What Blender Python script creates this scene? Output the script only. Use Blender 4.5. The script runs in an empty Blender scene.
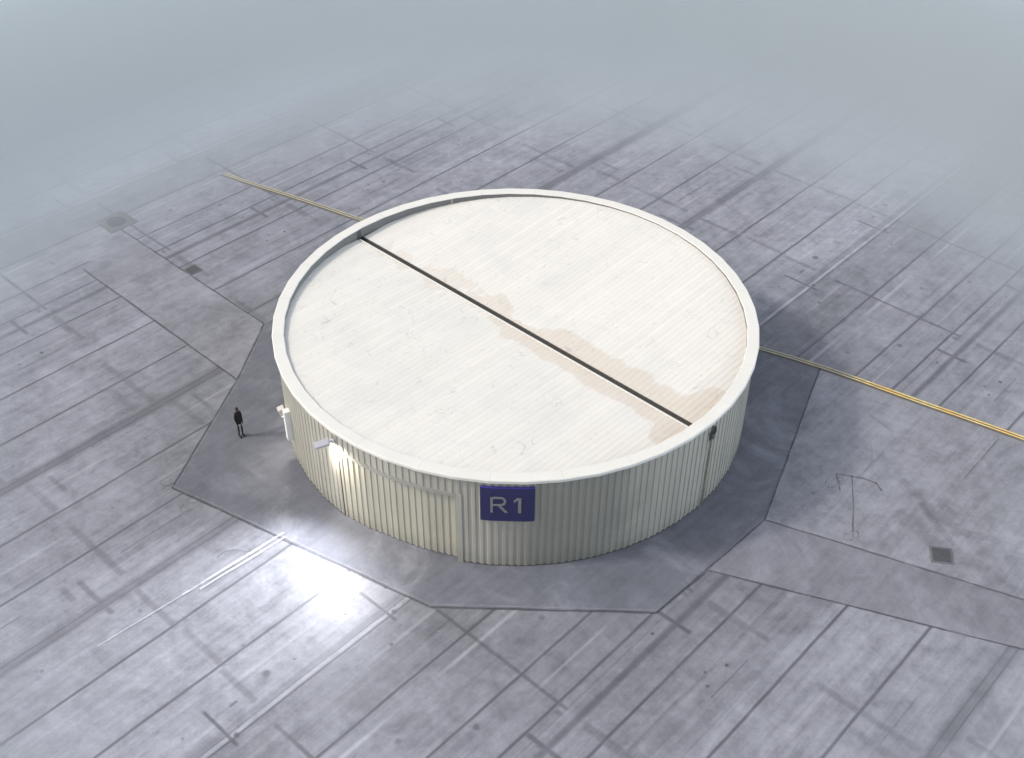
import bpy, bmesh, math, random
from mathutils import Vector, Matrix
random.seed(7)
R = 12.0                       # radius of the round building, metres
H = 0.4547 * R                 # top of the coping
RW = 0.985 * R                 # wall face
RI = 0.951 * R                 # inner face of the parapet
ZR = H - 0.0457 * R             # roof surface
PHI = 0.8301357                # direction of the slab joints
E1 = Vector((math.cos(PHI), math.sin(PHI))); E2 = Vector((math.sin(PHI), -math.cos(PHI)))
TU, TV = 0.70223, 3.29334      # the slab field repeats in these steps (in radii)
KINK = math.radians(7.5); KOFF = math.radians(2.5)
rad = math.radians

scene = bpy.context.scene
col = scene.collection
world = bpy.data.worlds.new("World"); scene.world = world; world.use_nodes = True

# ------------------------------------------------------------------ helpers
def g2w(u, v, z=0.0):
    p = (E1 * u + E2 * v) * R
    return Vector((p.x, p.y, z))

def pol(r, deg, z=0.0):
    a = rad(deg); return Vector((r * math.cos(a), r * math.sin(a), z))

def facet(r, th):
    """radius of a 48-sided ring whose corners lie on radius r"""
    a = (th - KOFF) % KINK
    return r * math.cos(KINK / 2) / math.cos(a - KINK / 2)

def tag(o, label=None, cat=None, group=None, kind=None):
    if label: o['label'] = label
    if cat: o['category'] = cat
    if group: o['group'] = group
    if kind: o['kind'] = kind
    return o

def obj(name, bm, mat, parent=None, smooth=False):
    me = bpy.data.meshes.new(name); bm.to_mesh(me); bm.free()
    if isinstance(mat, (list, tuple)):
        for m in mat: me.materials.append(m)
    else: me.materials.append(mat)
    if smooth:
        for p in me.polygons: p.use_smooth = True
    o = bpy.data.objects.new(name, me); col.objects.link(o)
    if parent: o.parent = parent
    return o

def empty(name, loc=(0, 0, 0)):
    o = bpy.data.objects.new(name, None); col.objects.link(o); o.location = loc
    o.empty_display_size = 0.3
    return o

def local(bm, origin):
    bmesh.ops.translate(bm, verts=bm.verts, vec=-Vector(origin))

def box(bm, M, sx, sy, sz, bevel=0.0):
    r = bmesh.ops.create_cube(bm, size=1.0)
    vs = r['verts']
    bmesh.ops.scale(bm, verts=vs, vec=(sx, sy, sz))
    if bevel:
        es = list({e for v in vs for e in v.link_edges})
        r2 = bmesh.ops.bevel(bm, geom=es, offset=bevel, segments=2, affect='EDGES', profile=0.5)
        vs = list({v for f in r2['faces'] for v in f.verts} | {v for v in vs if v.is_valid})
        # take every vertex connected to them
        seen = set(vs); st = list(vs)
        while st:
            v = st.pop()
            for e in v.link_edges:
                w = e.other_vert(v)
                if w not in seen: seen.add(w); st.append(w)
        vs = list(seen)
    bmesh.ops.transform(bm, matrix=M, verts=vs)
    return vs

def frame(origin, x, z=(0, 0, 1)):
    x = Vector(x).normalized(); z = Vector(z).normalized()
    y = z.cross(x).normalized(); z = x.cross(y).normalized()
    M = Matrix((x, y, z)).transposed().to_4x4(); M.translation = Vector(origin)
    return M

# ------------------------------------------------------------------ node DSL
class S:
    def __init__(s, nt, sock): s.nt, s.k = nt, sock
    def _op(s, op, *a, clamp=False):
        n = s.nt.nodes.new('ShaderNodeMath'); n.operation = op; n.use_clamp = clamp
        for i, v in enumerate((s,) + a):
            if isinstance(v, S): s.nt.links.new(v.k, n.inputs[i])
            else: n.inputs[i].default_value = v
        return S(s.nt, n.outputs[0])
    def __add__(s, o): return s._op('ADD', o)
    def __radd__(s, o): return s._op('ADD', o)
    def __sub__(s, o): return s._op('SUBTRACT', o)
    def __rsub__(s, o): return (s * -1.0) + o
    def __mul__(s, o): return s._op('MULTIPLY', o)
    def __rmul__(s, o): return s._op('MULTIPLY', o)
    def __truediv__(s, o): return s._op('DIVIDE', o)
    def abs(s): return s._op('ABSOLUTE')
    def mod(s, m): return s._op('FLOORED_MODULO', m)
    def floor(s): return s._op('FLOOR')
    def max(s, o): return s._op('MAXIMUM', o)
    def min(s, o): return s._op('MINIMUM', o)
    def pow(s, o): return s._op('POWER', o)
    def gt(s, o): return s._op('GREATER_THAN', o)
    def clamp(s): return s._op('ADD', 0.0, clamp=True)
    def ss(s, a, b, lo=0.0, hi=1.0):
        n = s.nt.nodes.new('ShaderNodeMapRange'); n.interpolation_type = 'SMOOTHSTEP'
        s.nt.links.new(s.k, n.inputs['Value'])
        if a > b: a, b, lo, hi = b, a, hi, lo
        n.inputs['From Min'].default_value = a; n.inputs['From Max'].default_value = b
        n.inputs['To Min'].default_value = lo; n.inputs['To Max'].default_value = hi
        return S(s.nt, n.outputs['Result'])

class Mat:
    def __init__(s, name):
        s.m = bpy.data.materials.new(name); s.m.use_nodes = True
        s.nt = s.m.node_tree; s.nt.nodes.clear()
        s.out = s.nt.nodes.new('ShaderNodeOutputMaterial')
        s.b = s.nt.nodes.new('ShaderNodeBsdfPrincipled')
        s.nt.links.new(s.b.outputs[0], s.out.inputs[0])
        tc = s.nt.nodes.new('ShaderNodeTexCoord'); s.co = tc.outputs['Object']
    def node(s, t, **k):
        n = s.nt.nodes.new(t)
        for a, v in k.items(): setattr(n, a, v)
        return n
    def xyz(s):
        n = s.node('ShaderNodeSeparateXYZ'); s.nt.links.new(s.co, n.inputs[0])
        return [S(s.nt, n.outputs[i]) for i in range(3)]
    def vec(s, *c):
        n = s.node('ShaderNodeCombineXYZ')
        for i, v in enumerate(c):
            if isinstance(v, S): s.nt.links.new(v.k, n.inputs[i])
            else: n.inputs[i].default_value = v
        return n.outputs[0]
    def noise(s, v=None, scale=1.0, detail=4, rough=0.55, dist=0.0):
        n = s.node('ShaderNodeTexNoise'); n.inputs['Scale'].default_value = scale
        n.inputs['Detail'].default_value = detail; n.inputs['Roughness'].default_value = rough
        n.inputs['Distortion'].default_value = dist
        s.nt.links.new(v if v is not None else s.co, n.inputs['Vector'])
        return S(s.nt, n.outputs['Fac'])
    def mix(s, f, a, b, mode='MIX'):
        n = s.node('ShaderNodeMix', data_type='RGBA', blend_type=mode)
        for i, v in ((0, f), (6, a), (7, b)):
            if isinstance(v, S): s.nt.links.new(v.k, n.inputs[i])
            elif hasattr(v, 'is_output') or isinstance(v, bpy.types.NodeSocket): s.nt.links.new(v, n.inputs[i])
            elif i == 0: n.inputs[0].default_value = v
            else: n.inputs[i].default_value = (*v, 1)
        return n.outputs[2]
    def scale(s, c, f):
        n = s.node('ShaderNodeVectorMath', operation='SCALE')
        if isinstance(c, tuple): n.inputs[0].default_value = c
        else: s.nt.links.new(c, n.inputs[0])
        if isinstance(f, S): s.nt.links.new(f.k, n.inputs['Scale'])
        else: n.inputs['Scale'].default_value = f
        return n.outputs[0]
    def color(s, c):
        if isinstance(c, tuple): s.b.inputs['Base Color'].default_value = (*c, 1)
        else: s.nt.links.new(c, s.b.inputs['Base Color'])
        return s
    def rough(s, v):
        if isinstance(v, S): s.nt.links.new(v.k, s.b.inputs['Roughness'])
        else: s.b.inputs['Roughness'].default_value = v
        return s
    def bump(s, h, dist, strength=1.0):
        n = s.node('ShaderNodeBump'); n.inputs['Distance'].default_value = dist
        n.inputs['Strength'].default_value = strength
        s.nt.links.new(h.k, n.inputs['Height']); s.nt.links.new(n.outputs[0], s.b.inputs['Normal'])
        return s

# ------------------------------------------------------------------ materials
def concrete_base(M, x, y):
    """broad clouds, streaks drawn along the pour, fine grain: factor about 1"""
    u = (x * E1.x + y * E1.y) * (1 / R); v = (x * E2.x + y * E2.y) * (1 / R)
    cloud = M.noise(scale=0.16, detail=5, rough=0.6, dist=0.4)
    blot = M.noise(scale=0.75, detail=5, rough=0.62, dist=0.6)
    streak = M.noise(M.vec(u * 2.2, v * 42.0, 0.0), scale=1.0, detail=5, rough=0.65, dist=0.25)
    grain = M.noise(scale=6.0, detail=3, rough=0.7)
    mott = M.noise(scale=2.2, detail=4, rough=0.65)
    f = (cloud - 0.5) * 0.62 + (blot - 0.5) * 0.95 + (streak - 0.5) * 0.78 + (mott - 0.5) * 0.60 + (grain - 0.5) * 0.34 + 1.0
    return u, v, f, blot, grain

def make_ground_mat():
    M = Mat('concrete_slabs'); x, y, z = M.xyz()
    u, v, f, blot, grain = concrete_base(M, x, y); cloud_ = M.noise(scale=.1, detail=3); mott_ = M.noise(scale=1.1, detail=6, rough=.75, dist=.8); streak_ = M.noise(M.vec(u * 3.1 + 4.0, v * 30.0, 0.0), scale=1.0, detail=5, rough=.65, dist=.2)
    wob = (M.noise(M.vec(u * 3.0, v * 3.0, 0.0), scale=1.0, detail=3) - 0.5) * 0.010
    vm = (v + wob).mod(TV); um = (u + wob).mod(TU)
    wear = M.noise(scale=0.55, detail=4, rough=0.6).ss(0.30, 0.62)        # joints fade in and out
    # slab tones across one repeat
    edges = [(0, 1.10), (.235, 1.15), (.490, .84), (.757, .93), (1.019, .90), (1.187, .91), (1.389, .90),
             (1.62, 1.06), (1.68, 1.02), (1.949, 1.0), (2.205, 1.03), (2.47, .98), (2.735, 1.0), (3.0, 1.03), (3.265, 1.10)]
    ramp = M.node('ShaderNodeValToRGB'); ramp.color_ramp.interpolation = 'CONSTANT'
    cr = ramp.color_ramp
    for i, (e, t) in enumerate(edges):
        el = cr.elements[i] if i < 2 else cr.elements.new(e / TV)
        el.position = e / TV; el.color = (t / 2, t / 2, t / 2, 1)
    M.nt.links.new((vm / TV).k, ramp.inputs[0])
    sep = M.node('ShaderNodeSeparateColor'); M.nt.links.new(ramp.outputs[0], sep.inputs[0])
    tone = S(M.nt, sep.outputs[0]) * 2.0
    dark = None
    def add(m):
        nonlocal dark
        dark = m if dark is None else dark.max(m)
    def line(v0, hw, amt, soft=None, rng=None, w=True):
        soft = soft or hw * 1.6
        m = (vm - v0).abs().ss(soft, hw * 0.35) * amt
        if w: m = m * (wear * 0.25 + 0.80)
        if rng: m = m * (um - rng[0]).abs().ss(rng[1], rng[1] * 0.8)
        add(m)
    for v0, a in ((.235, .95), (.757, .95), (1.019, .95), (1.187, 1), (1.394, 1), (1.68, 1), (1.949, .95), (2.47, .9), (2.735, .9), (3.265, .95)):
        line(v0, .0056, a * .76)
    line(1.277, .012, .56, .021); line(1.225, .003, .25)
    line(2.205, .020, .46, .050); line(2.193, .004, .7); line(2.222, .004, .7)
    line(3.000, .018, .42, .046); line(2.988, .0036, .65); line(3.014, .0036, .65)
    line(.478, .0035, .5); line(.503, .0045, .62); line(.463, .010, .34, .020)
    line(1.552, .003, .5, rng=(.10, .13)); line(2.83, .0035, .45, rng=(.55, .16))
    line(1.475, .004, .25, rng=(.45, .2)); line(2.06, .004, .2, rng=(.3, .2)); line(.64, .012, .12, .03)
    def rect(u0, va, vb, hw, amt, soft=None):
        soft = soft or hw * 1.7
        m = (um - u0).abs().ss(soft, hw * .4) * (vm - (va + vb) / 2).abs().ss((vb - va) / 2, (vb - va) / 2 - .02)
        add(m * (amt * 1.45) * (wear * .35 + .65))
    for r in ((.335, .55, 1.24, .007, .42), (.335, 1.29, 1.57, .010, .26), (.295, 1.77, 2.19, .013, .24), (.355, 2.56, 2.94, .013, .26),
              (.360, 2.22, 2.47, .014, .20), (.345, 3.00, 3.29, .012, .28), (.360, 0, .26, .012, .24), (.345, .24, .45, .012, .26),
              (.200, .335, .545, .006, .50), (.174, 1.18, 1.35, .009, .50), (.305, 1.19, 1.24, .009, .35), (.226, 2.83, 3.07, .010, .34),
              (.165, 2.81, 2.92, .012, .24), (.445, 2.25, 2.39, .009, .28), (.210, 1.94, 2.26, .016, .16), (.325, 1.30, 1.49, .012, .26)):
        rect(*r)
    line(.394, .006, .55, rng=(.288, .018), w=False)
    def spot(u0, v0, r, amt, soft=2.0):
        du = um - u0; dv = vm - v0
        d = (du * du + dv * dv).pow(0.5) + (blot - .5) * r * 0.9
        add(d.ss(r * soft, r * .6) * amt)
    for sp in ((.442, .377, .011, .62), (.637, .384, .016, .3), (.115, .600, .006, .7), (.078, 1.053, .009, .55), (.093, .383, .004, .5),
               (.546, .402, .004, .5), (.080, 1.241, .005, .8), (.146, 1.512, .006, .8), (.071, 1.475, .0045, .7), (.030, 1.515, .005, .7),
               (.388, 3.267, .009, .45), (.460, .229, .008, .5), (.222, .500, .008, .8), (.245, .478, .005, .6), (.567, .904, .009, .5),
               (.30, 3.12, .006, .35), (.52, 2.6, .004, .5), (.14, 2.35, .005, .4)):
        spot(*sp)
    # pitting: sparse small dark chips
    vo = M.node('ShaderNodeTexVoronoi'); vo.inputs['Scale'].default_value = 0.42; M.nt.links.new(M.co, vo.inputs['Vector'])
    add(S(M.nt, vo.outputs['Distance']).ss(.055, .03) * .45 * wear)
    # light laitance flecks and the pale strip along the expansion joint
    pale = (M.noise(scale=2.1, detail=6, rough=.75).ss(.60, .74)) * .26
    pale = pale.max((vm - .490).abs().ss(.007, .003) * wear * .24)
    pale = pale.max((vm - .815).abs().ss(.012, .002) * (um - .38).abs().ss(.30, .1) * .34)
    for v0, u0, w0, a0 in ((1.10, .5, .008, .3), (1.82, .2, .012, .22), (2.33, .55, .010, .26), (2.60, .15, .012, .22), (.33, .5, .010, .25), (2.88, .4, .010, .24), (.60, .2, .012, .2)):
        pale = pale.max((vm - v0).abs().ss(w0, w0 * .2) * (um - u0).abs().ss(.28, .08) * a0 * (streak_ * 1.2 + .2))
    # dark stretched stains that follow the pour
    stn = streak_.ss(.56, .74) * M.noise(scale=.33, detail=4, rough=.6).ss(.46, .66)
    add(stn * .24)
    pale = pale.max((vm - 1.50).abs().ss(.018, .002) * wear * .14)
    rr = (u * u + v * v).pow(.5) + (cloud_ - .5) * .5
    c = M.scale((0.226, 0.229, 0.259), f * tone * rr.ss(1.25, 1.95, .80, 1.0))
    c = M.mix(pale, c, (0.46, 0.465, 0.49))
    c = M.mix(dark, c, (0.055, 0.055, 0.064))
    M.color(c); M.rough((blot * .5 + mott_ * .5 + .08) - (vm - .3).abs().ss(.3, .1) * .06)
    M.b.inputs['Specular IOR Level'].default_value = 0.5
    M.bump((grain * .5 + blot) - dark * 1.0, 0.012, .6)
    return M.m

def make_smooth_concrete(name, base, amt=1.0, warm=0.0):
    M = Mat(name); x, y, z = M.xyz()
    u, v, f, blot, grain = concrete_base(M, x, y)
    tro = M.noise(scale=0.33, detail=6, rough=.6, dist=1.4)
    f2 = (f - 1.0) * (.52 * amt) + (tro - .5) * (.42 * amt) + 1.0
    pale = M.noise(scale=0.22, detail=7, rough=.68, dist=.9).ss(.50, .72) * .34
    vo = M.node('ShaderNodeTexVoronoi'); vo.inputs['Scale'].default_value = 0.3; M.nt.links.new(M.co, vo.inputs['Vector'])
    chip = S(M.nt, vo.outputs['Distance']).ss(.03, .015) * .4
    c = M.scale(base, f2); c = M.mix(pale, c, (0.37, 0.38, 0.42)); c = M.mix(chip, c, (0.06, 0.06, 0.065))
    M.color(c); M.rough(blot * .4 + .48); M.b.inputs['Specular IOR Level'].default_value = .28; M.bump(grain * .4 + tro, .01, .5)
    return M.m

def simple(name, c, rough=.6, var=.15, scale=3.0, metal=0.0, bump=0.0):
    M = Mat(name); n = M.noise(scale=scale, detail=5, rough=.6)
    M.color(M.scale(c, (n - .5) * (2 * var) + 1.0)); M.rough(rough); M.b.inputs['Metallic'].default_value = metal
    if bump: M.bump(n, bump)
    return M.m

def make_wall_mat(name, base, grime=1.0, soil_shade=False):
    M = Mat(name); x, y, z = M.xyz()
    n = M.noise(scale=.55, detail=4); st = M.noise(M.vec(x * 2.2, y * 2.2, z * .18), scale=1.0, detail=5, rough=.65)
    fine = M.noise(scale=9, detail=3, rough=.7)
    c = M.scale(base, (n - .5) * .26 + (st - .5) * .34 + (fine - .5) * .10 + 1.0)
    low = (z + (n - .5) * 1.2).ss(1.0, 0.1) * .22 * grime          # splash dirt at the foot
    c = M.mix(low, c, (.16, .155, .14))
    scr = (M.noise(scale=1.3, detail=3, dist=1.6) - .5).abs().ss(.004, .001) * M.noise(scale=.6).ss(.54, .64) * .35
    c = M.mix(scr, c, (.12, .12, .11))
    drip = st.ss(.60, .74) * z.ss(0.5, 5.5) * .22 * grime
    c = M.mix(drip, c, (.22, .205, .17))
    if soil_shade:                                                     # broad olive soiling beside the number plate, with the wall's shade painted in
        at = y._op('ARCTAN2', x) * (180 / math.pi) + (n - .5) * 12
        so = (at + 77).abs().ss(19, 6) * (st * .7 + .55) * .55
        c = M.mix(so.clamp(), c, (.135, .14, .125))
    M.color(c); M.rough(fine * .2 + .42); M.bump(n + fine * .3, .01, .5)
    return M.m

def make_roof_mat():
    M = Mat('roof_sheet'); x, y, z = M.xyz()
    g = rad(-42.8); s = (x * math.cos(g) + y * math.sin(g)) * (1 / R); t = (y * math.cos(g) - x * math.sin(g)) * (1 / R)
    n = M.noise(scale=.5, detail=5); fine = M.noise(scale=5, detail=4, rough=.7)
    along = M.noise(M.vec(s * 34, t * 2.5, 0.0), scale=1.0, detail=4, rough=.7)
    rib = (s * R / .293).floor()
    wn = M.node('ShaderNodeTexWhiteNoise', noise_dimensions='1D'); M.nt.links.new(rib.k, wn.inputs['W'])
    wv = S(M.nt, wn.outputs['Value'])
    c = M.scale((.680, .650, .598), (n - .5) * .10 + (along - .5) * .13 + (fine - .5) * .05 + (wv - .5) * .045 + 1.0)
    # cool grey grime patches
    cool = M.noise(scale=.28, detail=5, rough=.65, dist=.5).ss(.46, .70) * .30
    c = M.mix(cool, c, (.53, .54, .53))
    # water stains either side of the gutter, spreading towards the outlet
    tt = (t + .025).abs() + (t + .025).min(0.0).abs() * .45
    width = M.noise(scale=2.4, detail=3) * .016 - .008 + s.ss(-.05, .20) * .062 + s.ss(.80, .86) * .13 + .058
    blobs = M.noise(M.vec(s * 5.5, t * 5.0, 0.0), scale=1.0, detail=3, rough=.5, dist=.3)
    edge = (width - tt) + (blobs - .5) * s.ss(0, .25, .50, .13)
    edge = edge + (wv - .5) * .012
    stain = edge.ss(-.002, .010) * s.ss(-.88, -.78) * (M.noise(scale=.9, detail=5, rough=.7) * .6 + .24)
    stain = stain * (s.ss(-.5, .3) * .45 + .62)
    c = M.mix(stain, c, (.57, .49, .40))
    rim2 = edge.abs().ss(.012, .0) * s.ss(0, .3) * .16
    c = M.mix(rim2, c, (.44, .38, .33))
    def scratch(sc, off, a):
        nn = M.noise(M.vec(x + off, y - off, 0.0), scale=sc, detail=1, dist=1.2)
        return (nn - .5).abs().ss(.0062, .0015) * M.noise(M.vec(x - off, y + off * 2, 3.0), scale=.55, detail=2).ss(.50, .58) * a
    c = M.mix(scratch(.55, 3.1, .42).max(scratch(.9, 11.7, .42)).max(scratch(1.6, 27.3, .42)), c, (.34, .33, .32))
    chip = M.noise(scale=7, detail=2).ss(.745, .775) * .45
    c = M.mix(chip, c, (.36, .35, .33))
    M.color(c); M.rough(.55); M.b.inputs['Specular IOR Level'].default_value = .35
    return M.m

def make_coping_mat():
    M = Mat('coping_metal'); x, y, z = M.xyz()
    n = M.noise(scale=.8, detail=5); f = M.noise(scale=7, detail=3)
    at = y._op('ARCTAN2', x)
    seam = ((at - KOFF).mod(KINK * 2) - KINK).abs().ss(.0016, .0006) * .4
    c = M.scale((.67, .65, .60), (n - .5) * .14 + (f - .5) * .06 + 1.0)
    c = M.mix(seam, c, (.4, .39, .36))
    c = M.mix(M.noise(scale=2.5, detail=5, rough=.7).ss(.62, .75) * .25, c, (.55, .52, .46))
    M.color(c); M.rough(.5); return M.m

def make_paint_line():
    M = Mat('yellow_line_paint'); x, y, z = M.xyz()
    u = (x * E1.x + y * E1.y) * (1 / R); v = (x * E2.x + y * E2.y) * (1 / R)
    w = M.noise(scale=2.6, detail=6, rough=.75).ss(.36, .62)
    worn_shade = v.ss(1.10, .95) * .74                 # building's shadow painted in as duller colour, scuffed paint behind it
    c = M.mix(M.noise(M.vec(u * 30, v * 5, 0.0), detail=3).ss(.4, .62), (.80, .50, .12), (.82, .64, .24))
    c = M.mix((w * .45 + worn_shade).clamp(), c, (.36, .335, .26))
    M.color(c); M.rough(.5); return M.m

def make_stain_glint_mat(name, c, dens, sc):
    """tar / scuff / painted glint film over the concrete, broken up by noise"""
    M = Mat(name)
    uv = M.node('ShaderNodeUVMap'); sp = M.node('ShaderNodeSeparateXYZ'); M.nt.links.new(uv.outputs[0], sp.inputs[0])
    vv = S(M.nt, sp.outputs[1]); e = (vv - .5).abs().ss(.5, .12)
    n = M.noise(scale=sc, detail=5, rough=.7).ss(.28, .55)
    M.color(c); M.rough(.6)
    M.nt.links.new((e * (n * .7 + .3) * dens).k, M.b.inputs['Alpha'])
    return M.m

ground_m = make_ground_mat()
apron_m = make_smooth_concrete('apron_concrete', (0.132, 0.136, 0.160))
smooth_m = make_smooth_concrete('smooth_concrete', (0.215, 0.217, 0.243), 1.7)
strip_m = make_smooth_concrete('trench_concrete', (0.182, 0.180, 0.206), 1.2)
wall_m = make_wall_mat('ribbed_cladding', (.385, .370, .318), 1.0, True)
door_m = make_wall_mat('door_cladding', (.43, .41, .335))
trim_m = simple('grey_trim', (.30, .295, .265), .5, .12, 2.5)
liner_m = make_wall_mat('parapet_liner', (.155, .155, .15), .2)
white_m = simple('white_panel_paint', (.80, .80, .77), .5, .06)
roof_m = make_roof_mat(); coping_m = make_coping_mat()
gutter_m = simple('gutter_dark', (.085, .082, .075), .6, .3)
flash_m = simple('gutter_flashing', (.70, .685, .65), .45, .05)
dark_m = simple('dark_opening', (.02, .02, .022), .8, .2)
lampm = simple('lamp_housing_grey', (.42, .42, .47), .45, .08)
lampb = simple('lamp_housing_beige', (.55, .52, .47), .5, .08)
blue_m = simple('sign_blue', (.024, .024, .090), .42, .10, 1.4)
blue_edge = simple('sign_edge_blue', (.07, .06, .36), .4, .06)
let_m = simple('sign_letter_grey', (.19, .19, .195), .5, .08)
iron_m = simple('cast_iron', (.075, .075, .082), .6, .3, 5, bump=.004)
ironf_m = simple('cover_frame_concrete', (.13, .13, .142), .7, .2, 4)
paint_m = make_paint_line()
tar_m = make_stain_glint_mat('joint_tar', (.065, .065, .072), .55, .8)
scuff_m = make_stain_glint_mat('tyre_scuff', (.09, .09, .10), .16, 1.0)
pale_m = make_stain_glint_mat('pale_edge', (.42, .43, .46), .24, 1.1)
glint_m = make_stain_glint_mat('painted_glint', (.60, .60, .61), .62, .8)  # pale film for the painted lamp glints on the slabs
puddle_m = make_stain_glint_mat('rust_streak', (.17, .150, .105), .62, 2.4)

# ------------------------------------------------------------------ ground
def poly_sheet(name, pts, z, mat, grid=None):
    bm = bmesh.new(); vs = [bm.verts.new(Vector((p.x, p.y, z))) for p in pts]
    f = bm.faces.new(vs)
    if f.normal.z < 0: f.normal_flip()
    bm.normal_update()
    if f.normal.z < 0: bmesh.ops.reverse_faces(bm, faces=[f])
    return tag(obj(name, bm, mat), kind='structure')
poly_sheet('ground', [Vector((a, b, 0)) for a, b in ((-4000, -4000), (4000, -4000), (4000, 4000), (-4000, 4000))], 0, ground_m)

Y0 = (.488, -1.612); YD = (.986 - .488, .606 + 1.612)          # yellow line in ground coordinates
def yl(v): return Y0[0] + (v - Y0[1]) * (1.258 - .488) / (1.758 + 1.612) + (0.035 * math.exp(-((v - .9) / .6) ** 2))
A = (-1.362, -.614); B = (-1.08, .578); Cc = (-.54, 1.193); D = (.119, 1.221)
F_ = (-.428, -1.217); G_ = (-.768, -.974)
E_ = (yl(.872), .872)
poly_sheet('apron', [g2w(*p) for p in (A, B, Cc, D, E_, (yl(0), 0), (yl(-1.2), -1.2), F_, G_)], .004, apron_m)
def extend(a, b, v): t = (v - a[1]) / (b[1] - a[1]); return (a[0] + (b[0] - a[0]) * t, v)
S1 = extend(D, (.428, 2.139), 3.1); S2 = extend((-.245, 1.217), (.212, 2.238), 3.1)
poly_sheet('smooth_pavement', [g2w(*p) for p in (D, S1, (yl(3.1), 3.1), (yl(2.2), 2.2), (yl(1.4), 1.4), E_)], .004, smooth_m)
poly_sheet('trench_strip', [g2w(*p) for p in ((-.245, 1.2133), S2, S1, D)], .008, strip_m)
# left pair of lines bounds a long cast strip
poly_sheet('cast_strip', [g2w(*p) for p in ((-.768, -.974), (-.428, -1.217), (-.428, -2.42), (-.763, -2.24))], .004,
           make_smooth_concrete('cast_strip_concrete', (.212, .213, .238), 1.5))

# strips of film (joints, cracks, scuffs, painted glints) in one mesh per look, each strip a little above the last
class Strips:
    def __init__(s, z0): s.bm = bmesh.new(); s.uv = s.bm.loops.layers.uv.new('UVMap'); s.z = z0
    def add(s, pts, w, wob=0.0):
        P = []
        for (a, b) in zip(pts, pts[1:]):
            L = math.hypot(b[0] - a[0], b[1] - a[1]) * R; n = max(1, int(L / .8))
            for i in range(n): P.append((a[0] + (b[0] - a[0]) * i / n, a[1] + (b[1] - a[1]) * i / n))
        P.append(pts[-1]); W = []
        for i, q in enumerate(P):
            a = P[max(0, i - 1)]; b = P[min(len(P) - 1, i + 1)]
            d = Vector((b[0] - a[0], b[1] - a[1])).normalized(); n = Vector((-d.y, d.x))
            o = random.uniform(-1, 1) * wob
            ww = w / 2 / R * random.uniform(.75, 1.25)
            W.append((g2w(q[0] + n.x * (o / R + ww), q[1] + n.y * (o / R + ww), s.z), g2w(q[0] + n.x * (o / R - ww), q[1] + n.y * (o / R - ww), s.z)))
        prev = None
        for i, (l, r) in enumerate(W):
            cur = (s.bm.verts.new(l), s.bm.verts.new(r))
            if prev:
                f = s.bm.faces.new((prev[0], prev[1], cur[1], cur[0]))
                for lp in f.loops:
                    lp[s.uv].uv = (i, 1.0 if lp.vert in (prev[0], cur[0]) else 0.0)
            prev = cur
        s.z += .0012
    def done(s, name, m):
        bmesh.ops.recalc_face_normals(s.bm, faces=s.bm.faces)
        return tag(obj(name, s.bm, m), kind='structure')

t = Strips(.012)
for pts, w in (([A, B, Cc], .13), ([Cc, D], .10), ([D, E_], .10), ([A, G_, F_], .13), ([G_, (-.763, -2.24)], .12), ([F_, (-.428, -2.42)], .10),
               ([(-.245, 1.2133), S2], .10), ([D, S1], .11), ([(-.249, 1.213), (-.54, 1.193)], .08),
               ([(1.193, 1.677), (1.03, 1.68), (.864, 1.682)], .05)):
    t.add(pts, w * 1.35, .015)
# the T-shaped crack and its squiggles on the smooth pavement
import_pts = dict(t1=[(.535, 1.29), (.585, 1.38), (.600, 1.44)], t2=[(.570, 1.34), (.42, 1.435), (.272, 1.52)], t3=[(.535, 1.29), (.49, 1.33), (.46, 1.35)],
                  t4=[(.600, 1.43), (.575, 1.475)])
for k, q in import_pts.items(): t.add(q, .11, .02)
random.seed(3)
for (cu, cv, n) in ((.29, 1.50, 3), (.47, 1.33, 2), (A[0] + .0, A[1] - .03, 3), (-1.35, -.47, 3), (-.47, -1.33, 3)):
    for k in range(n):
        a0 = random.uniform(0, 6.28); r0 = random.uniform(.02, .06); x0 = cu + random.uniform(-.03, .03); y0 = cv + random.uniform(-.03, .03)
        t.add([(x0 + r0 * math.cos(a0 + i * .5), y0 + r0 * .5 * math.sin(a0 + i * .5)) for i in range(random.randint(3, 7))], .035, .01)
t.add([(-1.463, -.177), (-1.43, -.18), (-1.392, -.161), (-1.368, -.119)], .05, .01)
t.done('pavement_joints', tar_m)
t = Strips(.045)
for pts, w in (([(.69, 1.50), (.60, 1.68), (.585, 1.85)], .9), ([(.50, 1.58), (.45, 1.80), (.47, 2.05)], 1.3), ([(.80, 1.30), (.70, 1.36), (.62, 1.37)], .12),
               ([(.62, 1.62), (.55, 1.72), (.50, 1.83)], .5), ([(.95, 1.2), (.92, 1.33)], .25)): t.add(pts, w, .05)
t.done('tyre_scuffs', scuff_m)
t = Strips(.055)
def off(p, q, d):
    n = Vector((q[0] - p[0], q[1] - p[1])).normalized(); n = Vector((-n.y, n.x)) * d
    return [(p[0] + n.x, p[1] + n.y), (q[0] + n.x, q[1] + n.y)]
for p, q, d in ((A, G_, .010), (G_, F_, .010), (A, B, -.010), (B, Cc, -.009), (D, S1, .009), (G_, (-.763, -2.24), -.010)):
    for dd in ((d,)): t.add(off(p, q, dd), .07, .01)
t.done('pale_joint_edges', pale_m)
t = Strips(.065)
t.add([(-1.66, -.119), (-1.21, -.092)], .20, .01); t.add([(-1.60, -.095), (-1.22, -.070)], .15, .01); t.add([(-2.0, -.142), (-1.63, -.117)], .07, .01)  # bright reflections near the lamp, painted as pale strips that thin out
t.done('pale_glint_strips', glint_m)

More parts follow.
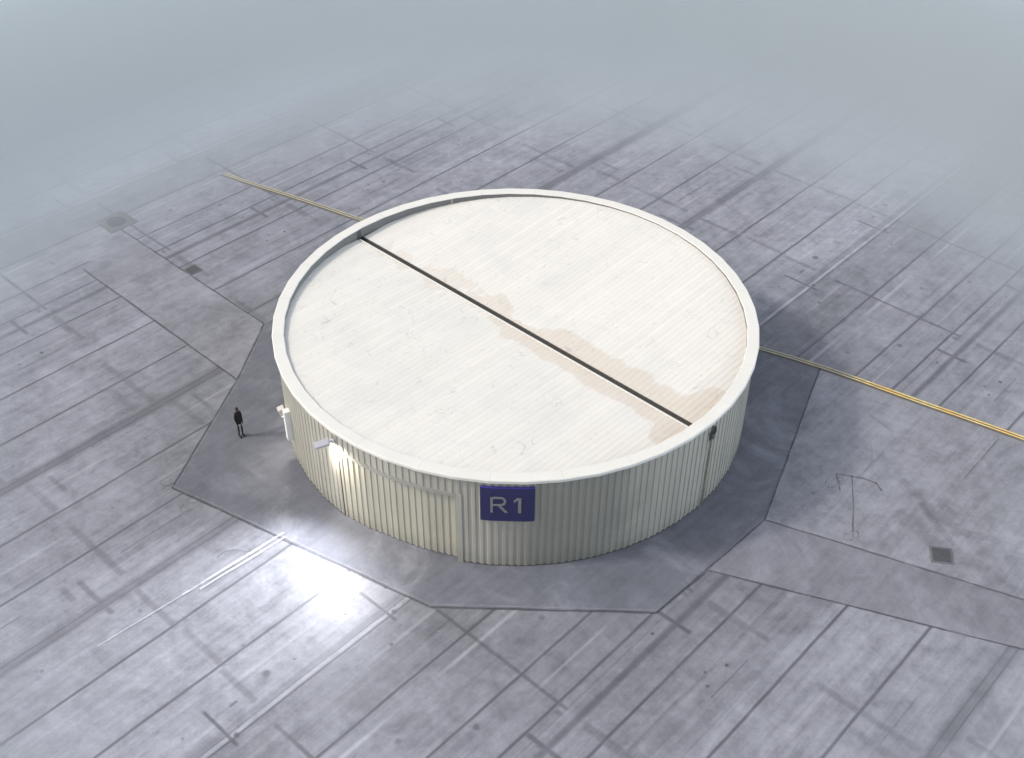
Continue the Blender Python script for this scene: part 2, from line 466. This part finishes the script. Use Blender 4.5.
# yellow double line
def line_mesh(o0, o1, z, va, vb):
    bm = bmesh.new(); n = 60; prev = None
    for i in range(n + 1):
        v = va + (vb - va) * i / n; w = .002 * math.sin(v * 9)
        cur = (bm.verts.new(g2w(yl(v) + (o0 + w) / 1, v, z)), bm.verts.new(g2w(yl(v) + o1 + w, v, z)))
        if prev: bm.faces.new((prev[0], prev[1], cur[1], cur[0]))
        prev = cur
    bmesh.ops.recalc_face_normals(bm, faces=bm.faces); return bm
bm = line_mesh(-.0125, -.0035, .072, -2.49, 6.0)
b2 = line_mesh(.0035, .0125, .072, -2.49, 6.0); me = bpy.data.meshes.new('tmp'); b2.to_mesh(me); b2.free(); bm.from_mesh(me)
for f in bm.faces:
    if f.normal.z < 0: f.normal_flip()
tag(obj('road_marking', bm, paint_m), kind='structure')
bm = line_mesh(-.020, .020, .0085, -2.50, 6.0)
tag(obj('line_bed', bm, simple('line_bed_concrete', (.155, .145, .13), .7, .3, 2)), kind='structure')

# access covers
def cover(u, v, s, ang, label, disc):
    c = g2w(u, v, 0); e = empty('access_cover', c); tag(e, label, 'manhole cover')
    d = (E1 * math.cos(ang) + E2 * math.sin(ang))
    bm = bmesh.new(); M = frame((0, 0, .016), (d.x, d.y, 0))
    h = s / 2; r = h * .62 if disc else h * .80
    # square frame with an opening
    n = 32 if disc else 4
    outer = [M @ Vector((x * h, y * h, .004)) for x, y in ((1, 1), (-1, 1), (-1, -1), (1, -1))]
    ov = []
    for k in range(32):
        a = rad(45) + k * math.tau / 32; m = max(abs(math.cos(a)), abs(math.sin(a)))
        ov.append((M @ Vector((math.cos(a) / m * h, math.sin(a) / m * h, .004)), M @ Vector((math.cos(a) * r, math.sin(a) * r, .004)) if disc else
                   M @ Vector((math.cos(a) / m * r, math.sin(a) / m * r, .004))))
    O = [bm.verts.new(p[0]) for p in ov]; I = [bm.verts.new(p[1]) for p in ov]; OB = [bm.verts.new(p[0] - Vector((0, 0, .02))) for p in ov]; IB = [bm.verts.new(p[1] - Vector((0, 0, .015))) for p in ov]
    for k in range(32):
        j = (k + 1) % 32
        bm.faces.new((O[k], O[j], I[j], I[k])); bm.faces.new((OB[k], OB[j], O[j], O[k])); bm.faces.new((I[k], I[j], IB[j], IB[k]))
    bmesh.ops.recalc_face_normals(bm, faces=bm.faces)
    obj('frame', bm, ironf_m, e)
    bm = bmesh.new()
    if disc:
        bmesh.ops.create_cone(bm, cap_ends=True, segments=32, radius1=r * .96, radius2=r * .94, depth=.02, matrix=Matrix.Translation((0, 0, .008)))
    else:
        box(bm, frame((0, 0, .010), (d.x, d.y, 0)), r * 1.94, r * 1.94, .016, .003)
        for k in range(-3, 4): box(bm, frame(M @ Vector((k * r * .26, 0, .004)), (d.x, d.y, 0)), r * .05, r * 1.7, .008)
    obj('lid', bm, iron_m, e)
cover(.4216, 1.814, 1.02, .98, 'small square dark cover beside the trench strip on the right of the drum', False)
cover(-.391, -1.833, .88, .0, 'square dark cover on the left joint line nearest the drum', False)
cover(-.402, -2.50, 1.95, .0, 'large square cover with a round lid half lost in the fog', True)

# ------------------------------------------------------------------ building
bld = empty('round_building'); tag(bld, 'pale round drum building with ribbed walls and flat corrugated roof', 'building')
DL, DR, DZ, DRR = -132.1, -102.3, .3585 * R, .9645 * R            # door recess
def ribbed(bm, a0, a1, z0, z1, rb_, pitch_deg, depth, phase=0.0, lean=0):
    """trapezoidal cladding along an arc, as one strip"""
    prof = [(0, 0), (.44, 0), (.52, 1), (.90, 1), (1.0, 0)]
    pts = []; k0 = int(math.floor((a0 - phase) / pitch_deg)) - 1; k1 = int(math.ceil((a1 - phase) / pitch_deg)) + 1
    for k in range(k0, k1):
        jit = 0
        for q, h in prof[:-1]:
            a = phase + (k + q + jit) * pitch_deg
            if a0 < a < a1: pts.append((a, h))
    pts = [(a0, 0)] + pts + [(a1, 0)]
    prev = None
    for a, h in pts:
        rbase = rb_(a) if callable(rb_) else rb_
        r = facet(rbase, rad(a)) + h * depth
        cur = (bm.verts.new(pol(r, a, z0)), bm.verts.new(pol(r, a, z1)))
        if prev: bm.faces.new((prev[0], cur[0], cur[1], prev[1]))
        prev = cur
def arc_box(bm, a0, a1, z0, z1, r0, r1, n=None, fac=True):
    n = n or max(1, int(math.ceil(abs(a1 - a0) / 1.25))); rings = []
    for i in range(n + 1):
        a = a0 + (a1 - a0) * i / n; f = (lambda r: facet(r, rad(a))) if fac else (lambda r: r)
        rings.append([bm.verts.new(pol(f(r), a, z)) for r, z in ((r0, z0), (r1, z0), (r1, z1), (r0, z1))])
    for a, b in zip(rings, rings[1:]):
        for k in range(4): bm.faces.new((a[k], a[(k + 1) % 4], b[(k + 1) % 4], b[k]))
    if abs(a1 - a0) < 359.9: bm.faces.new(rings[0][::-1]); bm.faces.new(rings[-1])
    return rings
PITCH = 360 / 224; ZT = H - .020 * R; DEP = .037
bm = bmesh.new()
ribbed(bm, DR, DL + 360, 0.0, ZT, RW, PITCH, DEP)
ribbed(bm, DL, DR, DZ, ZT, RW, PITCH, DEP)
# returns of the door recess and its soffit
for a in (DL, DR):
    r1 = facet(RW, rad(a)); r0 = facet(DRR - .1, rad(a))
    bm.faces.new([bm.verts.new(p) for p in (pol(r0, a, 0), pol(r1, a, 0), pol(r1, a, DZ), pol(r0, a, DZ))])
bmesh.ops.remove_doubles(bm, verts=bm.verts, dist=1e-4)
bmesh.ops.recalc_face_normals(bm, faces=bm.faces)
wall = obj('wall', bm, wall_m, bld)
bm = bmesh.new(); arc_box(bm, DL + .05, DR - .05, DZ - .20, DZ + .02, DRR - .10, RW + DEP + .012)      # header beam over the doors
obj('door_header', bm, trim_m, bld)
bm = bmesh.new(); arc_box(bm, DR - .0, DR + 1.25, 0.0, DZ + .02, RW - .05, RW + DEP + .012)
obj('door_jamb', bm, make_wall_mat('jamb_trim', (.40, .385, .33)), bld)
# sliding door leaf
dr = bm = bmesh.new(); ribbed(bm, DL + .22, DR, .03, DZ - .20, lambda a: DRR + (RW - .02 - DRR) * (1 - min(1, (a - DL) / (DR - DL) * 2.2)), PITCH * .985, DEP, .3)
bmesh.ops.recalc_face_normals(bm, faces=bm.faces)
door = obj('sliding_door', bm, door_m, bld)
tag(door, 'ribbed pale sliding door leaf set back under a header')
bm = bmesh.new(); arc_box(bm, DL, DL + .24, 0, DZ - .2, RW - .14, RW + DEP - .012); obj('door_gap', bm, dark_m, bld)
# base channel
bm = bmesh.new(); arc_box(bm, DR + 1.3, DL + 360, 0.0, .05, RW - .1, RW + DEP + .006); obj('base_channel', bm, gutter_m, bld)
# coping: flat top, outer lip, shadow strip under it
bm = bmesh.new(); prof = [(RI, ZR - .1), (RI, H - .03), (RI + .03, H), (R - .035, H), (R, H - .035), (R, H - .17), (RW + DEP + .02, H - .18), (RW + DEP + .02, H - .30), (RW - .03, H - .30)]
N = 48 * 3; rings = []
for i in range(N):
    a = KOFF + i * KINK / 3
    rings.append([bm.verts.new(pol(facet(r, a), math.degrees(a), z)) for r, z in prof])
for i in range(N):
    a, b = rings[i], rings[(i + 1) % N]
    for k in range(len(prof) - 1):
        f = bm.faces.new((a[k], a[k + 1], b[k + 1], b[k]))
        if k == 0: f.material_index = 1
        if k >= 6: f.material_index = 2
bmesh.ops.recalc_face_normals(bm, faces=bm.faces)
obj('coping', bm, [coping_m, liner_m, make_wall_mat('lip_trim', (.36, .35, .30))], bld)
bm = bmesh.new(); arc_box(bm, 108.6, 109.2, ZR, H - .03, RI - .025, RI - .003); obj('joint_cover', bm, trim_m, bld)
bm = bmesh.new(); arc_box(bm, 138.3, 139.8, ZR + .0, H - .10, RI - .02, RI - .003)
obj('overflow_opening', bm, gutter_m, bld)

# roof sheets: ribs square to the gutter
g = rad(-42.8); GU = Vector((math.cos(g), math.sin(g), 0)); GV = Vector((-math.sin(g), math.cos(g), 0))
TG, GW = -.028 * R, .112                                          # gutter offset, half width
RR = RI - .004
def roof_half(sgn):
    bm = bmesh.new(); P = .293; ns = int(2 * RR / P) + 2; prev = None
    for k in range(-ns // 2, ns // 2 + 1):
        for q, h in ((0, 0), (.36, 0), (.58, 1), (.78, 1)):
            s = (k + q) * P
            if abs(s) >= RR - .02: continue
            lim = math.sqrt(RR * RR - s * s)
            t0 = TG + sgn * (GW + .10); t1 = sgn * lim
            if (t1 - t0) * sgn < .02: continue
            nseg = 6; zz = h * .0085; rz = lambda t_: H - max(.004, (.047 - .041 * abs(t_) / R)) * R
            row = [bm.verts.new(GU * s + GV * tq + Vector((0, 0, zz + rz(tq)))) for tq in [t0 + (t1 - t0) * i / nseg for i in range(nseg + 1)]]
            if prev:
                for i in range(nseg): bm.faces.new((prev[i], row[i], row[i + 1], prev[i + 1]))
            prev = row
    bmesh.ops.recalc_face_normals(bm, faces=bm.faces)
    for f in bm.faces:
        if f.normal.z < 0: f.normal_flip()
    return bm
obj('roof', roof_half(1), roof_m, bld); obj('roof', roof_half(-1), roof_m, bld)
sL = math.sqrt(RR * RR - TG * TG)
def bar(bm, s0, s1, t0, t1, z0, z1):
    vs = [bm.verts.new(GU * s + GV * t_ + Vector((0, 0, z))) for s in (s0, s1) for t_ in (t0, t1) for z in (z0, z1)]
    for q in ((0, 1, 3, 2), (4, 6, 7, 5), (0, 4, 5, 1), (2, 3, 7, 6), (0, 2, 6, 4), (1, 5, 7, 3)): bm.faces.new([vs[i] for i in q])
bm = bmesh.new()
bar(bm, -sL, sL, TG - GW, TG + GW, ZR - .17, ZR - .13)
bar(bm, -sL, sL, TG - GW - .02, TG - GW, ZR - .17, ZR + .03); bar(bm, -sL, sL, TG + GW, TG + GW + .02, ZR - .17, ZR + .03)
bmesh.ops.recalc_face_normals(bm, faces=bm.faces); gut = obj('gutter', bm, gutter_m, bld)
bm = bmesh.new(); bar(bm, -sL + .2, sL - .2, TG - GW - .105, TG - GW - .021, ZR + .02, ZR + .062)
bmesh.ops.recalc_face_normals(bm, faces=bm.faces); obj('flashing', bm, flash_m, gut)

# outlet through the wall with its rust streak
SA = -41.1; so = pol(RW + DEP + .01, SA, .380 * R); n3 = pol(1, SA)
bm = bmesh.new(); M = frame(so, n3)
pts = [(0.02, .36), (.25, .20), (.29, -.14), (.08, -.38), (-.20, -.33), (-.27, .10)]
f0 = [bm.verts.new(M @ Vector((.02, a, b))) for a, b in pts]; f1 = [bm.verts.new(M @ Vector((.02, a * 1.12, b * 1.1))) for a, b in pts]
f2 = [bm.verts.new(M @ Vector((-.30, a, b))) for a, b in pts]; f3 = [bm.verts.new(M @ Vector((-.06, a * 1.12, b * 1.1))) for a, b in pts]
for i in range(6):
    j = (i + 1) % 6
    bm.faces.new((f0[i], f0[j], f1[j], f1[i])); bm.faces.new((f1[i], f1[j], f3[j], f3[i]))
bmesh.ops.recalc_face_normals(bm, faces=bm.faces); out = obj('drain_outlet', bm, simple('outlet_rim', (.16, .17, .16), .6), bld)
bm = bmesh.new(); fb = [bm.verts.new(M @ Vector((.012, a, b))) for a, b in pts]; bm.faces.new(fb)
bmesh.ops.recalc_face_normals(bm, faces=bm.faces)
obj('dark_throat', bm, dark_m, out)
bm = bmesh.new(); bmesh.ops.create_cone(bm, cap_ends=True, segments=20, radius1=.11, radius2=.11, depth=.18, matrix=frame(so + n3 * .05 + Vector((0, 0, -.24)), (0, 0, 1), n3))
obj('spout', bm, simple('spout_grey', (.20, .20, .19), .5), out)
bm = bmesh.new(); uvl = bm.loops.layers.uv.new('UVMap'); prev = None
for i in range(15):
    q = i / 14; z = .345 * R * (1 - q) + .03; a = SA - .25 * q; w = .17 + .10 * q
    rr = RW + DEP + .006
    cur = (bm.verts.new(pol(rr, a, z) + M.to_3x3() @ Vector((0, w, 0))), bm.verts.new(pol(rr, a, z) - M.to_3x3() @ Vector((0, w, 0))))
    if prev:
        f = bm.faces.new((prev[0], prev[1], cur[1], cur[0]))
        for lp in f.loops: lp[uvl].uv = (q, 1.0 if lp.vert in (prev[0], cur[0]) else 0.0)
    prev = cur
bmesh.ops.recalc_face_normals(bm, faces=bm.faces); obj('rust_streak', bm, puddle_m, bld)

# the projecting white panel on the far left of the wall
PA = -156.0
bm = bmesh.new(); box(bm, frame(pol(RW + .17, PA, .183 * R), pol(1, PA)), .30, .34, .150 * R, .02)
obj('projecting_panel', bm, white_m, bld)

# ------------------------------------------------------------------ wall lamps
def wall_lamp(ang, z, label, mat, reach, size, power, spread, tilt, swing=0.0, drop=.12):
    base = pol(RW + DEP, ang, z); e = empty('wall_lamp', base); tag(e, label, 'lamp', 'floodlights on the drum wall')
    n = pol(1, ang); tn = Vector((-n.y, n.x, 0)); d = (n + tn * swing).normalized()
    bm = bmesh.new(); box(bm, frame(n * .03, n), .06, .22, .24, .01); obj('wall_plate', bm, mat, e)
    bm = bmesh.new(); box(bm, frame(d * (reach / 2 + .03), d), reach, .08, .08, .01); obj('arm', bm, mat, e)
    hc = d * (reach + size[0] / 2) + Vector((0, 0, -drop * .5))
    ax = (d + Vector((0, 0, -tilt))).normalized()
    bm = bmesh.new(); vs = box(bm, frame(hc, ax), size[0], size[1], size[2], .03)
    hd = obj('housing', bm, mat, e)
    dn = -frame(hc, ax).col[2].to_3d()
    bm = bmesh.new(); box(bm, frame(hc + dn * (size[2] / 2 + .004), ax), size[0] * .86, size[1] * .86, .012)
    gm = bpy.data.materials.get('lamp_glass')
    if not gm:
        gm = bpy.data.materials.new('lamp_glass'); gm.use_nodes = True; b = gm.node_tree.nodes['Principled BSDF']
        b.inputs['Emission Color'].default_value = (1, .95, .84, 1); b.inputs['Emission Strength'].default_value = 6; b.inputs['Base Color'].default_value = (.8, .8, .75, 1)
    obj('glass', bm, gm, hd)
    for nm, pw, aim, cone, blend in power:
        L = bpy.data.lights.new(nm, 'SPOT'); L.energy = pw; L.spot_size = rad(cone); L.spot_blend = blend; L.shadow_soft_size = .10
        L.color = (1, .94, .80) if nm == 'wall_beam' else (.93, .95, 1)
        lo = bpy.data.objects.new(nm, L); col.objects.link(lo); lo.parent = e
        p = hc + dn * (size[2] / 2 + .14); lo.location = p
        wp = e.location + p
        lo.rotation_euler = (Vector(aim) - wp).to_track_quat('-Z', 'Y').to_euler()
hot = g2w(-1.66, .22)                                            # where the flood beam lands
wall_lamp(-133.0, .388 * R, 'grey floodlight on a short arm above the sliding door', lampm, .20, (.66, .42, .13),
          [('wall_beam', 800, pol(RW - .8, -123.5, 2.0), 112, .8), ('ground_beam', 5200, (hot.x, hot.y, 0), 122, 1.0)], 1, .12, swing=-.55)
wall_lamp(-158.0, .236 * R, 'beige floodlight by the white panel at the left edge of the drum', lampb, .10, (.34, .34, .44),
          [('wall_beam', 190, pol(RW + .2, PA + .6, 1.0), 120, .8)], 1, .3, swing=.0)

# ------------------------------------------------------------------ sign R1
SL, SR, SB, ST = -97.0, -85.75, .2515 * R, .4165 * R
so_ = pol(RW + .1, (SL + SR) / 2, (SB + ST) / 2)
sg = empty('number_sign', so_); tag(sg, 'blue number plate with grey R1 lettering on the drum wall', 'sign')
bm = bmesh.new(); rings = arc_box(bm, SL, SR, SB, ST, RW + DEP + .01, RW + .16, n=10)
for f in bm.faces:
    if abs(f.calc_center_median().z - ST) < .01 or abs(f.calc_center_median().z - SB) < .01: f.material_index = 1
bmesh.ops.recalc_face_normals(bm, faces=bm.faces); local(bm, so_); obj('plate', bm, [blue_m, blue_edge], sg)
sw = rad(SR - SL) * (RW + .16); sh = ST - SB
def letter(pieces, cx, width, top, bot):
    """flat strokes cut from plate, bent on to the drum; pieces butt end to end"""
    bm = bmesh.new()
    for quad in pieces:
        n = 4; grid = []
        (ax, ay), (bx, by), (cx_, cy_), (dx, dy) = quad                  # a-b one end, d-c the other
        for i in range(n + 1):
            f = i / n; row = []
            for (px, py) in ((ax + (dx - ax) * f, ay + (dy - ay) * f), (bx + (cx_ - bx) * f, by + (cy_ - by) * f)):
                X = cx + (px - .5) * width; Y = bot + py * (top - bot)
                an = math.degrees(rad((SL + SR) / 2) + X / (RW + .16))
                rr = facet(RW + .16, rad(an))
                row.append([bm.verts.new(pol(rr + e_, an, SB + Y * sh) - so_) for e_ in (.004, .028)])
            grid.append(row)
        for p_, q_ in zip(grid, grid[1:]):
            bm.faces.new((p_[0][1], p_[1][1], q_[1][1], q_[0][1]))
            bm.faces.new((p_[0][0], p_[0][1], q_[0][1], q_[0][0])); bm.faces.new((p_[1][1], p_[1][0], q_[1][0], q_[1][1]))
    bmesh.ops.remove_doubles(bm, verts=bm.verts, dist=1e-4)
    bmesh.ops.recalc_face_normals(bm, faces=bm.faces)
    obj('letter', bm, let_m, sg)
Rp = [((0, 0), (.15, 0), (.15, 1), (0, 1)), ((.15, .885), (.15, 1), (.60, 1), (.60, .885)), ((.15, .43), (.15, .545), (.60, .545), (.60, .43))]
for i in range(10):
    a0 = rad(90 - 18 * i); a1 = rad(90 - 18 * (i + 1)); o = lambda a, r, q: (.60 + q * math.cos(a), .715 + r * math.sin(a))
    Rp.append((o(a0, .170, .16), o(a0, .285, .30), o(a1, .285, .30), o(a1, .170, .16)))
Rp.append(((.42, .43), (.60, .43), (1.0, 0), (.81, 0)))
letter(Rp, -.150 * sw, .325 * sw, .745, .275)
letter([((.56, 0), (1, 0), (1, 1), (.56, 1)), ((0, .66), (0, .80), (.56, 1), (.56, .86))], .185 * sw, .135 * sw, .735, .27)

# ------------------------------------------------------------------ person
def person(loc, face):
    e = empty('person', loc); tag(e, 'person in black jacket and trousers standing on the apron left of the drum', 'person')
    e.rotation_euler = (0, 0, face)
    P = dict(pelvis=(0, 0, .96), waist=(0, 0, 1.10), chest=(0, .005, 1.32), neckb=(0, .0, 1.50), neck=(0, -.012, 1.56), head=(0, -.02, 1.66), crown=(0, -.01, 1.755))
    for s, k in ((-1, 'l'), (1, 'r')):
        P['sh' + k] = (s * .17, 0, 1.455); P['el' + k] = (s * .222, .03, 1.17); P['wr' + k] = (s * .205, -.06, .93); P['ha' + k] = (s * .198, -.085, .85)
        P['hip' + k] = (s * .095, 0, .90); P['kn' + k] = (s * .105, -.03 if s > 0 else .01, .50); P['an' + k] = (s * .115, .03 if s > 0 else .05, .085); P['to' + k] = (s * .14, -.14 if s > 0 else -.12, .035)
    rads = dict(pelvis=.155, waist=.135, chest=.165, neckb=.085, neck=.058, head=.088, crown=.062, sh=.078, el=.052, wr=.038, ha=.042, hip=.105, kn=.068, an=.048, to=.042)
    E = [('pelvis', 'waist'), ('waist', 'chest'), ('chest', 'neckb'), ('neckb', 'neck'), ('neck', 'head'), ('head', 'crown')]
    for k in 'lr': E += [('neckb', 'sh' + k), ('sh' + k, 'el' + k), ('el' + k, 'wr' + k), ('wr' + k, 'ha' + k), ('pelvis', 'hip' + k), ('hip' + k, 'kn' + k), ('kn' + k, 'an' + k), ('an' + k, 'to' + k)]
    # fingers
    for s, k in ((-1, 'l'), (1, 'r')):
        for i, (dx, L) in enumerate(((-.028, .07), (-.010, .085), (.010, .08), (.028, .062))):
            P['f%d%s' % (i, k)] = (s * .198, -.085 + dx, .81); P['g%d%s' % (i, k)] = (s * .188, -.095 + dx, .81 - L)
            E += [('ha' + k, 'f%d%s' % (i, k)), ('f%d%s' % (i, k), 'g%d%s' % (i, k))]
        P['t0' + k] = (s * .185, -.135, .835); P['t1' + k] = (s * .172, -.155, .79); E += [('ha' + k, 't0' + k), ('t0' + k, 't1' + k)]
    names = list(P); me = bpy.data.meshes.new('body'); me.from_pydata([P[n] for n in names], [(names.index(a), names.index(b)) for a, b in E], [])
    ob = bpy.data.objects.new('body', me); col.objects.link(ob)
    md = ob.modifiers.new('s', 'SKIN'); md.use_smooth_shade = True
    for i, n in enumerate(names):
        rr = rads.get(n, rads.get(n[:2], .009)) if n[0] not in 'fgt' or n[:2] == 'to' else .0095
        sv = me.skin_vertices[0].data[i]; sv.radius = (rr, rr * (.72 if n in ('chest', 'waist', 'pelvis') else 1)); sv.use_root = (n == 'pelvis')
    ob.modifiers.new('u', 'SUBSURF').levels = 2
    dg = bpy.context.evaluated_depsgraph_get(); m2 = bpy.data.meshes.new_from_object(ob.evaluated_get(dg)); ob.modifiers.clear(); ob.data = m2; ob.name = 'body'; ob.parent = e
    cloth = simple('black_cloth', (.006, .006, .006), .8, .3, 9); skin = simple('skin', (.05, .032, .025), .6, .05); m2.materials.clear(); m2.materials.append(cloth); m2.materials.append(skin)
    for p in m2.polygons:
        p.use_smooth = True
        c = p.center; p.material_index = 1 if c.z > 1.545 or (abs(c.x) > .155 and c.z < .91 and c.z > .6) else 0
    # jacket
    bm = bmesh.new(); prev = None
    for z, rx, ry in ((.84, .185, .145), (.98, .180, .142), (1.12, .165, .130), (1.30, .195, .145), (1.44, .185, .125), (1.515, .085, .075)):
        ring = [bm.verts.new((rx * math.cos(a * math.tau / 20), ry * math.sin(a * math.tau / 20) + .005, z)) for a in range(20)]
        if prev:
            for a in range(20): bm.faces.new((prev[a], prev[(a + 1) % 20], ring[(a + 1) % 20], ring[a]))
        prev = ring
    jk = obj('jacket', bm, simple('jacket_black', (.007, .007, .007), .75, .3, 9), e, True)
    # hair cap
    bm = bmesh.new(); bmesh.ops.create_uvsphere(bm, u_segments=16, v_segments=10, radius=.105)
    bmesh.ops.delete(bm, geom=[v for v in bm.verts if v.co.z < -.02 and v.co.y < .02 or v.co.z < -.07], context='VERTS')
    bmesh.ops.scale(bm, verts=bm.verts, vec=(.92, 1.02, 1.05)); bmesh.ops.translate(bm, verts=bm.verts, vec=(0, -.008, 1.695))
    obj('hair', bm, simple('hair_black', (.01, .009, .008), .7), e, True)
    # face: nose, ears
    for nm, c, sx, sy, sz in (('nose', (0, -.115, 1.655), .013, .02, .025), ('ear', (.088, -.01, 1.66), .012, .018, .03), ('ear', (-.088, -.01, 1.66), .012, .018, .03)):
        bm = bmesh.new(); r = bmesh.ops.create_icosphere(bm, subdivisions=2, radius=1); bmesh.ops.scale(bm, verts=r['verts'], vec=(sx, sy, sz)); bmesh.ops.translate(bm, verts=r['verts'], vec=c)
        obj(nm, bm, skin, e, True)
    shoe = simple('shoe_leather', (.008, .008, .008), .4)
    for s, y0 in ((-1, -.05), (1, -.07)):
        bm = bmesh.new(); box(bm, frame((s * .125, y0 + .02, .045), (0, 1, 0)), .30, .105, .09, .03); obj('shoe', bm, shoe, e, True)
    e.scale = (.80, .90, 1.06)
    return e
pw = back = Vector((-13.80, -3.33, 0.004))
person(pw, rad(40))

# ------------------------------------------------------------------ fog bank ringing the site
bm = bmesh.new(); prof = [(1.95, -.5 / R)]
ks = [0, .12, .25, .4, .6, .85, 1.2, 1.7, 2.4, 3.4, 5.0]
for k in ks: prof.append((2.02 + k, .004 + min(.62, .21 * k * k / (1 + .30 * k))))
prof += [(14, .62), (14, -.5 / R)]
NS = 96; rings = []
for i in range(NS):
    a = i * math.tau / NS
    w = 1 + .012 * math.sin(3 * a + 1) + .008 * math.sin(7 * a)
    rings.append([bm.verts.new((r * w * R * math.cos(a), r * w * R * math.sin(a), z * R)) for r, z in prof])
for i in range(NS):
    a, b = rings[i], rings[(i + 1) % NS]
    for k in range(len(prof)):
        j = (k + 1) % len(prof); bm.faces.new((a[k], a[j], b[j], b[k]))
bmesh.ops.recalc_face_normals(bm, faces=bm.faces)
hm = bpy.data.materials.new('fog'); hm.use_nodes = True; nt = hm.node_tree; nt.nodes.clear()
o_ = nt.nodes.new('ShaderNodeOutputMaterial'); pv = nt.nodes.new('ShaderNodeVolumePrincipled')
pv.inputs['Color'].default_value = (.875, .925, .95, 1); pv.inputs['Density'].default_value = .36; pv.inputs['Anisotropy'].default_value = 0.3
nt.links.new(pv.outputs[0], o_.inputs['Volume'])
hz = obj('haze', bm, hm, None, True); tag(hz, kind='stuff'); hz['label'] = 'pale grey ring of ground fog hiding the far slabs'

# ------------------------------------------------------------------ light
SUN_EL, SUN_AZ = rad(41), rad(186.5)                              # azimuth counted from +x
sd = Vector((math.cos(SUN_AZ) * math.cos(SUN_EL), math.sin(SUN_AZ) * math.cos(SUN_EL), math.sin(SUN_EL)))
sl = bpy.data.lights.new('sun', 'SUN'); sl.energy = 1.45; sl.angle = rad(6); sl.color = (1, .955, .87)
so2 = bpy.data.objects.new('sun', sl); col.objects.link(so2); so2.rotation_euler = sd.to_track_quat('Z', 'Y').to_euler(); so2.location = (-40, -5, 40)
nt = world.node_tree; bg = nt.nodes['Background']; sky = nt.nodes.new('ShaderNodeTexSky'); sky.sky_type = 'NISHITA'; sky.sun_disc = False
sky.sun_elevation = SUN_EL; sky.sun_rotation = math.atan2(sd.x, sd.y); sky.air_density = 1.0; sky.dust_density = 4.0; sky.ozone_density = 1.0
hs = nt.nodes.new('ShaderNodeHueSaturation'); hs.inputs['Saturation'].default_value = .45
nt.links.new(sky.outputs[0], hs.inputs['Color']); 
# broad glow added low in the eastern sky to brighten the wall's right side
tc = nt.nodes.new('ShaderNodeTexCoord'); dp = nt.nodes.new('ShaderNodeVectorMath'); dp.operation = 'DOT_PRODUCT'
ge, ga = rad(12), rad(-4); dp.inputs[1].default_value = (math.cos(ga) * math.cos(ge), math.sin(ga) * math.cos(ge), math.sin(ge))
nt.links.new(tc.outputs['Generated'], dp.inputs[0]); gl = S(nt, dp.outputs['Value']).max(0.0).pow(9.0) * 26.0
ad = nt.nodes.new('ShaderNodeMix'); ad.data_type = 'RGBA'; ad.blend_type = 'ADD'; ad.inputs[0].default_value = 1
gc = nt.nodes.new('ShaderNodeVectorMath'); gc.operation = 'SCALE'; gc.inputs[0].default_value = (.84, .98, 1.14); nt.links.new(gl.k, gc.inputs['Scale'])
nt.links.new(hs.outputs[0], ad.inputs[6]); nt.links.new(gc.outputs[0], ad.inputs[7]); nt.links.new(ad.outputs[2], bg.inputs[0]); bg.inputs[1].default_value = .15

# ------------------------------------------------------------------ camera
cd = bpy.data.cameras.new('camera'); cam = bpy.data.objects.new('camera', cd); col.objects.link(cam); scene.camera = cam
yaw, pitch, roll = -0.0035257, 0.6905070, 0.0068122
Fw = Vector((math.sin(yaw) * math.cos(pitch), math.cos(yaw) * math.cos(pitch), -math.sin(pitch)))
Rr = Vector((math.cos(yaw), -math.sin(yaw), 0)); Up = Rr.cross(Fw)
R2 = Rr * math.cos(roll) + Up * math.sin(roll); U2 = -Rr * math.sin(roll) + Up * math.cos(roll)
Mx = Matrix((R2, U2, -Fw)).transposed().to_4x4(); Mx.translation = Vector((0, -4.0021392, 3.4015503)) * R
cam.matrix_world = Mx
cd.sensor_width = 36; cd.lens = 1197.3704 / 1024 * 36; cd.clip_end = 9000; cd.clip_start = .5

scene.view_settings.view_transform = 'Standard'; scene.view_settings.look = 'None'; scene.view_settings.gamma = 1; scene.view_settings.use_curve_mapping = False
scene.view_settings.exposure = 0.17
scene.render.engine = 'CYCLES'; scene.cycles.volume_bounces = 3; scene.cycles.max_bounces = 10
